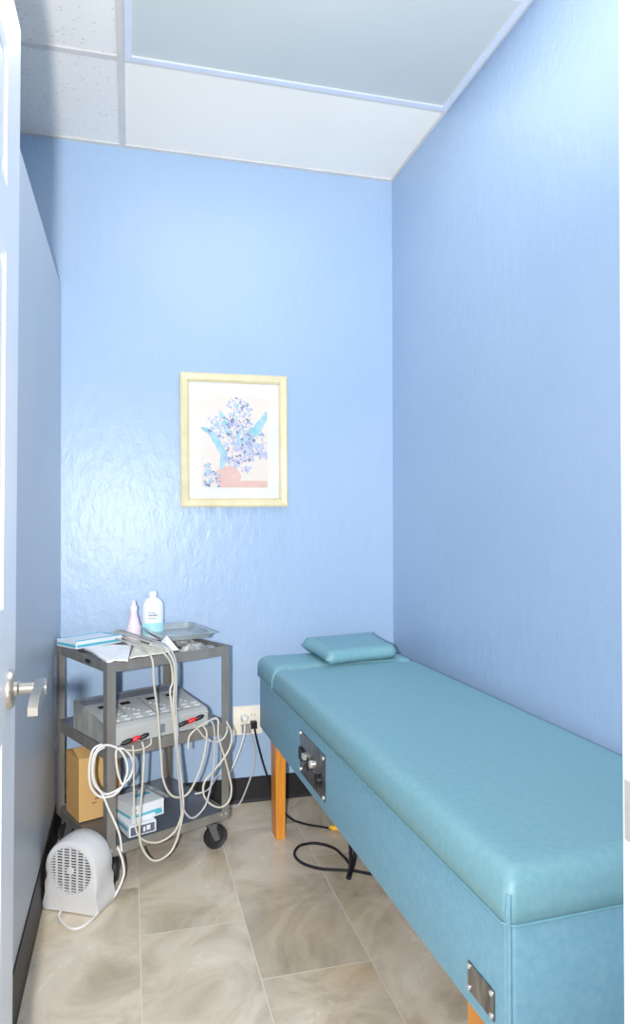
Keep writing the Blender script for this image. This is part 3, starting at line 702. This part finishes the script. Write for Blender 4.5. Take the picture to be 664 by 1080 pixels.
# ------------------------------------------------------------------ cardboard box & glove boxes on the bottom shelf
cb = thing('cardboard_box', 'tall brown cardboard box on the bottom shelf at the left', 'box', CL(.006,.246,.1455), CT+math.radians(-3))
obj('carton', boxm(0,0,0,.150,.135,.218), M['card'], cb, bevel=.0015)
bm = BM()
for (x0,x1,hz1) in ((0,.074,.0235),(.076,.150,.012)):
    vs = [(x0,0,.218),(x1,0,.218),(x1,.059,.218+hz1),(x0,.059,.218+hz1)]
    vs2 = [(x0,.135,.218),(x1,.135,.218),(x1,.062,.218+hz1*.8),(x0,.062,.218+hz1*.8)]
    for q in (vs, vs2):
        a = [bm.verts.new(p) for p in q]; b = [bm.verts.new((p[0],p[1],p[2]+.002)) for p in q]
        bm.faces.new(a[::-1]); bm.faces.new(b)
        for i in range(4): bm.faces.new((a[i],a[(i+1)%4],b[(i+1)%4],b[i]))
obj('flap', bm, M['card'], cb)
bm = BM()
for (x0,z0,x1,z1) in ((.045,.055,.062,.0585),(.055,.068,.072,.0715),(.058,.073,.068,.075)): box(bm, x0,-.0006,z0,x1,.0004,z1)
obj('printed_mark', bm, M['ink'], cb)

def carton(lbl, x, y, z, ang, w, d, h, style):
    t = thing('glove_box', lbl, 'box', CL(x,y,z), CT+ang, 'glove boxes on the bottom shelf')
    obj('carton', boxm(0,0,0,w,d,h), M['white_box'], t, bevel=.0012)
    bm = BM(); e = .0006
    if style == 'dark':
        box(bm, .006,-e,.004,w-.006,.0003,h-.006)
        obj('front_panel', bm, M['lav_ink'], t)
        bm = BM(); box(bm, w*.52,-2*e,h*.25,w*.60,0,h*.65); box(bm, w*.64,-2*e,h*.3,w*.78,0,h*.72)
        obj('front_print', bm, M['white_box'], t)
        bm = BM(); box(bm, -e,.01,h*.45,.0003,d*.8,h*.75); obj('side_stripe', bm, M['cyan_ink'], t)
    else:
        box(bm, .010,-e,h*.30,w-.010,.0003,h*.46); box(bm, w*.72,-e,h*.12,w-.006,.0003,h*.3); obj('front_stripe', bm, M['cyan_ink'], t)
        bm = BM(); box(bm, -e,.012,h*.18,.0003,d*.9,h*.34); obj('side_stripe', bm, M['cyan_ink'], t)
        bm = BM(); box(bm, w*.40,d*.55,h-.0003,w-.012,d*.70,h+e); obj('top_stripe', bm, M['cyan_ink'], t)
        bm = BM(); box(bm, w*.1,-e,h*.7,w*.14,.0003,h*.78); box(bm, w*.1,-e,h*.5,w*.13,.0003,h*.55); obj('red_print', bm, M['ink'], t)
    return t
carton('white glove box with slate front panel, lower of the two on the bottom shelf', .086, .022, .1457, math.radians(-4), .096, .13, .038, 'dark')
carton('white glove box with cyan stripes, upper of the two on the bottom shelf', .104, .034, .1845, math.radians(3), .120, .125, .054, 'light')
# clear plastic film behind the boxes
bm = BM(); n = 12
g = [[bm.verts.new(CL(.19+.17*i/n, .23+.12*j/n, .1475+max(0, .045*math.sin(PI*i/n)*math.sin(PI*j/n)+random.uniform(-.005,.005)))) for j in range(n+1)] for i in range(n+1)]
for i in range(n):
    for j in range(n): bm.faces.new((g[i][j],g[i+1][j],g[i+1][j+1],g[i][j+1]))
tag(obj('plastic_bag', bm, M['film'], None), 'crumpled clear plastic bag behind the glove boxes on the bottom shelf', 'bag')

# ------------------------------------------------------------------ things on the top shelf  (surface z=.722, lip to .742)
ZSH = .7225
tb2 = thing('tissue_box', 'flat white and blue box at the back left corner of the cart top', 'box', CL(.012,.288,.7425), CT+math.radians(10))
obj('carton', boxm(0,0,0,.190,.125,.026), M['white_box'], tb2, bevel=.0012)
bm = BM(); box(bm, -.0006,.004,.005,.0003,.12,.015); box(bm, .004,-.0006,.005,.186,.0003,.014); obj('side_stripe', bm, M['cyan_ink'], tb2)
bm = BM(); box(bm, .004,.004,.0258,.186,.018,.0266); box(bm,.004,.11,.0258,.186,.121,.0266); box(bm,.174,.018,.0258,.186,.11,.0266); obj('top_border', bm, M['cyan_ink'], tb2)

def sheet(name, corners, z, label, m, cat='paper', n=14, amp=.003, hang=0, seed=1, layers=1, thick=.0016):
    rnd_ = random.Random(seed); bm = BM()
    ph = [rnd_.uniform(0,6) for _ in range(4)]
    cs = [Vector((*CL(c[0],c[1],0)[:2], c[2] if len(c) > 2 else z)) for c in corners]
    g = []
    for i in range(n+1):
        row = []
        for j in range(n+1):
            u, v = i/n, j/n
            p = cs[0]*(1-u)*(1-v)+cs[1]*u*(1-v)+cs[2]*u*v+cs[3]*(1-u)*v
            dz = amp*(.5+.5*math.sin(u*7+ph[0])*math.cos(v*6+ph[1])) + amp*.5*(.5+.5*math.sin(u*15+v*9+ph[2]))
            row.append(bm.verts.new(p+Vector((0,0,dz))))
        g.append(row)
    for i in range(n):
        for j in range(n): bm.faces.new((g[i][j],g[i+1][j],g[i+1][j+1],g[i][j+1]))
    r_ = bmesh.ops.extrude_face_region(bm, geom=bm.faces[:])
    for v in [q for q in r_['geom'] if isinstance(q, bmesh.types.BMVert)]: v.co.z += thick
    o = obj(name, bm, m, None, smooth=True); tag(o, label, cat); return o
sheet('paper_stack', [(-.008,-.014),(.056,-.034),(.185,.21),(.030,.262)], .7440, 'white paper sheets lying over the left front corner of the cart top', M['paper'], amp=.004, thick=.006, seed=3)
sheet('folded_towel', [(.072,-.010),(.215,.002),(.262,.13),(.195,.20)], .7435, 'cream folded towel beside the white paper near the cart front', M['paper2'], 'towel', amp=.004, thick=.005, seed=5)
# pointed folded paper
bm = BM()
P = [CL(.225,.03,.7455), CL(.275,.025,.7455), CL(.262,.09,.790), CL(.235,.12,.747), CL(.295,.10,.747)]
vs = [bm.verts.new(p) for p in P]
for f in ((0,1,2),(0,2,3),(1,4,2),(2,4,3),(0,3,4,1)): bm.faces.new([vs[i] for i in f])
tag(obj('folded_paper', bm, M['paper'], None), 'small peaked piece of folded white paper in front of the tray', 'paper')
# wrinkled wraps below the tray
def crumple(name, cx, cy, sx, sy, h, m, label, seed, cat='wrapper', n=10, rot=0):
    rr = random.Random(seed); bm = BM(); g = []
    for i in range(n+1):
        row = []
        for j in range(n+1):
            u, v = i/n-.5, j/n-.5
            e = max(0, 1-(2*abs(u))**3)*max(0, 1-(2*abs(v))**3)
            x = cx+(u*sx*math.cos(rot)-v*sy*math.sin(rot)); y = cy+(u*sx*math.sin(rot)+v*sy*math.cos(rot))
            row.append(bm.verts.new(CL(x+rr.uniform(-.004,.004), y+rr.uniform(-.004,.004), ZSH+.0015+h*e*rr.uniform(.35,1))))
        g.append(row)
    for i in range(n):
        for j in range(n): bm.faces.new((g[i][j],g[i+1][j],g[i+1][j+1],g[i][j+1]))
    r_ = bmesh.ops.extrude_face_region(bm, geom=bm.faces[:])
    for v in [q for q in r_['geom'] if isinstance(q, bmesh.types.BMVert)]: v.co.z += .0012
    return tag(obj(name, bm, m, None), label, cat)
crumple('crumpled_wrapper', .385, .085, .125, .10, .028, M['foil'], 'crumpled grey and white wrappers under the front of the tray', 11, rot=.2)
crumple('tissue', .300, .205, .10, .11, .028, M['paper'], 'crumpled white tissue under the left of the tray', 12, 'tissue', rot=-.3)
crumple('foil_sheet', .405, .235, .09, .13, .026, M['foil'], 'grey crumpled foil under the back of the tray', 13, rot=.1)

# tray
tr = thing('tray', 'shallow translucent grey tray resting on wrappers at the right of the cart top', 'tray', CL(.400,.268,.7560), CT+math.radians(-12))
tx, ty, th = .108, .150, .020
bm = BM(); rings = []
for ins, z in ((.016,0),(.006,th-.002),(-.004,th),(-.004,th+.002),(.008,th+.002),(.018,.0022)):
    rings.append([bm.verts.new((x,y,z)) for x, y in rounded_rect(-tx+ins,-ty+ins,tx-ins,ty-ins,.016,4)])
for a, b in zip(rings, rings[1:]):
    k = len(a)
    for i in range(k): bm.faces.new((a[i],a[(i+1)%k],b[(i+1)%k],b[i]))
bm.faces.new(rings[0][::-1]); bm.faces.new(rings[-1])
obj('dish', bm, M['tray'], tr, smooth=True)

# bottles
def bottle_spray():
    p = CL(.276,.380,ZSH+.0005)
    t = thing('pink_bottle', 'small tapered bottle of pale pink liquid on the cart top, left of the white bottle', 'bottle', p, .3); t.scale = (1.04, 1.04, 1.08)
    bm = BM(); lathe(bm, [(.001,0),(.028,0),(.0305,.004),(.030,.035),(.026,.058),(.0195,.078),(.0145,.100),(.0125,.116),(.0125,.118),(.001,.118)], 32)
    obj('bottle_body', bm, M['pink'], t, smooth=True)
    bm = BM(); lathe(bm, [(.001,.117),(.0145,.117),(.0145,.130),(.009,.134),(.007,.150),(.0045,.152),(.001,.1522)], 24)
    obj('cap', bm, M['cap'], t, smooth=True)
bottle_spray()
p = CL(.366,.396,ZSH+.0005)
t = thing('alcohol_bottle', 'white round-shouldered bottle with cyan label on the cart top behind the tray', 'bottle', p, .15); t.scale = (1.08, 1.08, 1.12)
bm = BM(); lathe(bm, [(.001,0),(.037,0),(.040,.004),(.040,.124),(.038,.131),(.026,.146),(.015,.152),(.0125,.154),(.0125,.157),(.001,.157)], 36, sy=.72)
obj('bottle_body', bm, M['bottle'], t, smooth=True)
bm = BM(); lathe(bm, [(.001,.156),(.0155,.156),(.0155,.171),(.014,.173),(.001,.1735)], 24); obj('cap', bm, M['cap'], t, smooth=True)
bm = BM()
def wrap(z0, z1, a0, a1, r=.0403, mi=0):
    k = 14; A = []; B = []
    for i in range(k+1):
        a = a0+(a1-a0)*i/k; x, y = r*math.cos(a), r*.72*math.sin(a)-.0002
        A.append(bm.verts.new((x,y,z0))); B.append(bm.verts.new((x,y,z1)))
    for i in range(k): bm.faces.new((A[i],A[i+1],B[i+1],B[i])).material_index = mi
wrap(.018,.062, -2.9,-.25); wrap(.088,.092,-2.1,-1.3,.0405,1); wrap(.098,.101,-2.1,-1.5,.0405,1); wrap(.078,.080,-2.1,-1.4,.0405,1)
obj('label', bm, [M['label_cyan'], M['lav_ink']], t, smooth=True)

# ------------------------------------------------------------------ small fan heater
FA = math.atan2(-.481, .876)
fan = thing('fan_heater', 'small round white fan heater on the floor by the left baseboard', 'fan heater', (-.2545, 2.3120, 0), FA)
W2 = .092; fd = .100; cz = .130; rr = .091
def fan_outline(grow=0, foot=.0):
    pts = []
    a0 = math.radians(-12)
    for k in range(33):
        a = a0 + (PI-2*a0)*k/32
        pts.append((W2+(rr+grow)*math.cos(a), cz+(rr+grow)*math.sin(a)))
    # left foot then right foot
    h_ = [(.0885,.085),(.0875,.058),(.091,.040),(.0955,.026),(.096,.012),(.090,.003)]
    L_ = [(W2-a, b) for a, b in h_]+[(W2-.02,.004),(W2+.02,.004)]+[(W2+a, b) for a, b in h_[::-1]]
    return pts+L_
bm = BM()
secs = [(-.004, -.012),(-.001,-.004),(.012,0.0),(.050,.002),(.085,0.0),(.098,-.012)]
prev = None
for y, gr in secs:
    ring = [bm.verts.new((x, y+.0, max(z,.002))) for x, z in fan_outline(gr)]
    if prev:
        n = len(ring)
        for i in range(n): bm.faces.new((prev[i],prev[(i+1)%n],ring[(i+1)%n],ring[i]))
    prev = ring
bm.faces.new(prev[::-1])
# front face with round opening
f0 = [v for v in bm.verts][:len(fan_outline())]
gr_r = .0715
circ = []
for k in range(len(f0)):
    x, z = f0[k].co.x-W2, f0[k].co.z-cz; l = math.hypot(x, z)
    circ.append(bm.verts.new((W2+gr_r*x/l, -.005, cz+gr_r*z/l)))
n = len(f0)
for i in range(n): bm.faces.new((f0[i],f0[(i+1)%n],circ[(i+1)%n],circ[i]))
circ2 = [bm.verts.new((v.co.x, .012, v.co.z)) for v in circ]
for i in range(n): bm.faces.new((circ[i],circ[(i+1)%n],circ2[(i+1)%n],circ2[i]))
bm.faces.new(circ2)
hs = obj('housing', bm, M['fan'], fan, smooth=True, angle=math.radians(50))
bm = BM(); lathe(bm, [(.001,.0105),(gr_r-.001,.0105),(gr_r-.001,.0115),(.001,.0116)], 40, (W2,0,cz), axis='y')
obj('dark_interior', bm, M['fan_dark'], fan)
bm = BM()
nb = 17
for k in range(nb):
    z = -gr_r+2*gr_r*(k+.5)/nb; hw = math.sqrt(max(0, gr_r**2-z*z))
    box(bm, W2-hw, -.0045, cz+z-.0017, W2+hw, -.001, cz+z+.0017)
for k in range(1,6):
    x = -gr_r+2*gr_r*k/6; hw = math.sqrt(max(0, gr_r**2-x*x))
    box(bm, W2+x-.0026, -.0052, cz-hw, W2+x+.0026, -.001, cz+hw)
lathe(bm, [(.001,-.0065),(.010,-.0065),(.012,-.003),(.001,-.002)], 20, (W2,0,cz), axis='y')
obj('grille', bm, M['fan'], fan)
for (x, z) in ((W2,.2045),(W2+.078,.118),(W2-.05,.03),(W2+.05,.03)):
    bm = BM(); lathe(bm, [(.0005,-.0035),(.0028,-.0035),(.002,-.0062),(.0005,-.0065)], 10, (x,0,z), axis='y'); obj('screw', bm, M['tbar'], fan)
b0 = Vector(LD['fan_cord'][0])
bm = BM(); tube(bm, [Vector(p) for p in LD['fan_cord']], .0036, 8)
# put the cord into the fan's own frame: it moves with the fan
inv = (Matrix.Translation(fan.location) @ Matrix.Rotation(FA, 4, 'Z')).inverted()
bmesh.ops.transform(bm, matrix=inv, verts=bm.verts)
obj('power_cord', bm, M['cable_white'], fan, smooth=True)

# ------------------------------------------------------------------ camera
f_, yaw, pit, roll = 736.407, .2590, .0090, -.0020
def cam_axes(yaw, pit, roll):
    c, s = math.cos(yaw), math.sin(yaw)
    xr = Vector((c, -s, 0)); yr = Vector((s, c, 0)); zr_ = Vector((0, 0, 1))
    c, s = math.cos(pit), math.sin(pit)
    fwd = yr*c + zr_*s; up = -yr*s + zr_*c
    c, s = math.cos(roll), math.sin(roll)
    return xr*c + up*s, -xr*s + up*c, fwd
rt, up, fw_ = cam_axes(yaw, pit, roll)
cam = bpy.data.cameras.new('camera'); co = bpy.data.objects.new('camera', cam); C.objects.link(co)
mw = Matrix(((rt.x, up.x, -fw_.x, 0), (rt.y, up.y, -fw_.y, 0), (rt.z, up.z, -fw_.z, 1.206), (0,0,0,1)))
co.matrix_world = mw
cam.sensor_fit = 'VERTICAL'; cam.sensor_height = 36; cam.sensor_width = 36*664/1080
cam.lens = f_/1080*36; cam.clip_start = .05
SC.camera = co

# ------------------------------------------------------------------ lights
def falloff(light, mode, strength):
    light.use_nodes = True; nt = light.node_tree
    em = nt.nodes.get('Emission') or nt.nodes.new('ShaderNodeEmission')
    lf = nt.nodes.new('ShaderNodeLightFalloff'); lf.inputs['Strength'].default_value = strength
    nt.links.new(lf.outputs[mode], em.inputs['Strength'])
l = bpy.data.lights.new('camera_flash', 'POINT'); l.energy = 34; l.shadow_soft_size = .022; l.color = (1.0,.98,.95)
falloff(l, 'Constant', .88)
o = bpy.data.objects.new('camera_flash', l); C.objects.link(o); o.location = (-.105, -.02, 1.215)
l = bpy.data.lights.new('ceiling_fill', 'AREA'); l.shape = 'RECTANGLE'; l.size = .6; l.size_y = .5; l.energy = 9; l.color = (1,.97,.93)  # added upward lamp, imitates light bounced onto the ceiling
o = bpy.data.objects.new('ceiling_fill', l); C.objects.link(o); o.location = (.25, 1.0, 2.05); o.rotation_euler = (math.radians(172), 0, 0)
l = bpy.data.lights.new('top_fill', 'AREA'); l.shape = 'RECTANGLE'; l.size = 1.0; l.size_y = 1.4; l.energy = 9; l.color = (1,.985,.96)  # added downward fill to brighten table top, floor and papers; no real lamp
o = bpy.data.objects.new('top_fill', l); C.objects.link(o); o.location = (.45, 1.7, H-.03)
l = bpy.data.lights.new('doorway_fill', 'AREA'); l.shape = 'RECTANGLE'; l.size = .62; l.size_y = 1.6; l.energy = 6; l.color = (1,.97,.93)  # unseen soft fill added in the doorway, no actual lamp there
o = bpy.data.objects.new('doorway_fill', l); C.objects.link(o); o.location = (.14, .30, 1.2); o.rotation_euler = (math.radians(90), 0, math.radians(-10))

w = bpy.data.worlds.new('world'); SC.world = w; w.use_nodes = True
bg = w.node_tree.nodes['Background']; bg.inputs['Color'].default_value = (1,.98,.95,1); bg.inputs['Strength'].default_value = .6
SC.view_settings.view_transform = 'Standard'; SC.view_settings.look = 'None'
SC.view_settings.exposure = 0.0; SC.view_settings.gamma = 1.0
SC.cycles.max_bounces = 8; SC.cycles.diffuse_bounces = 5
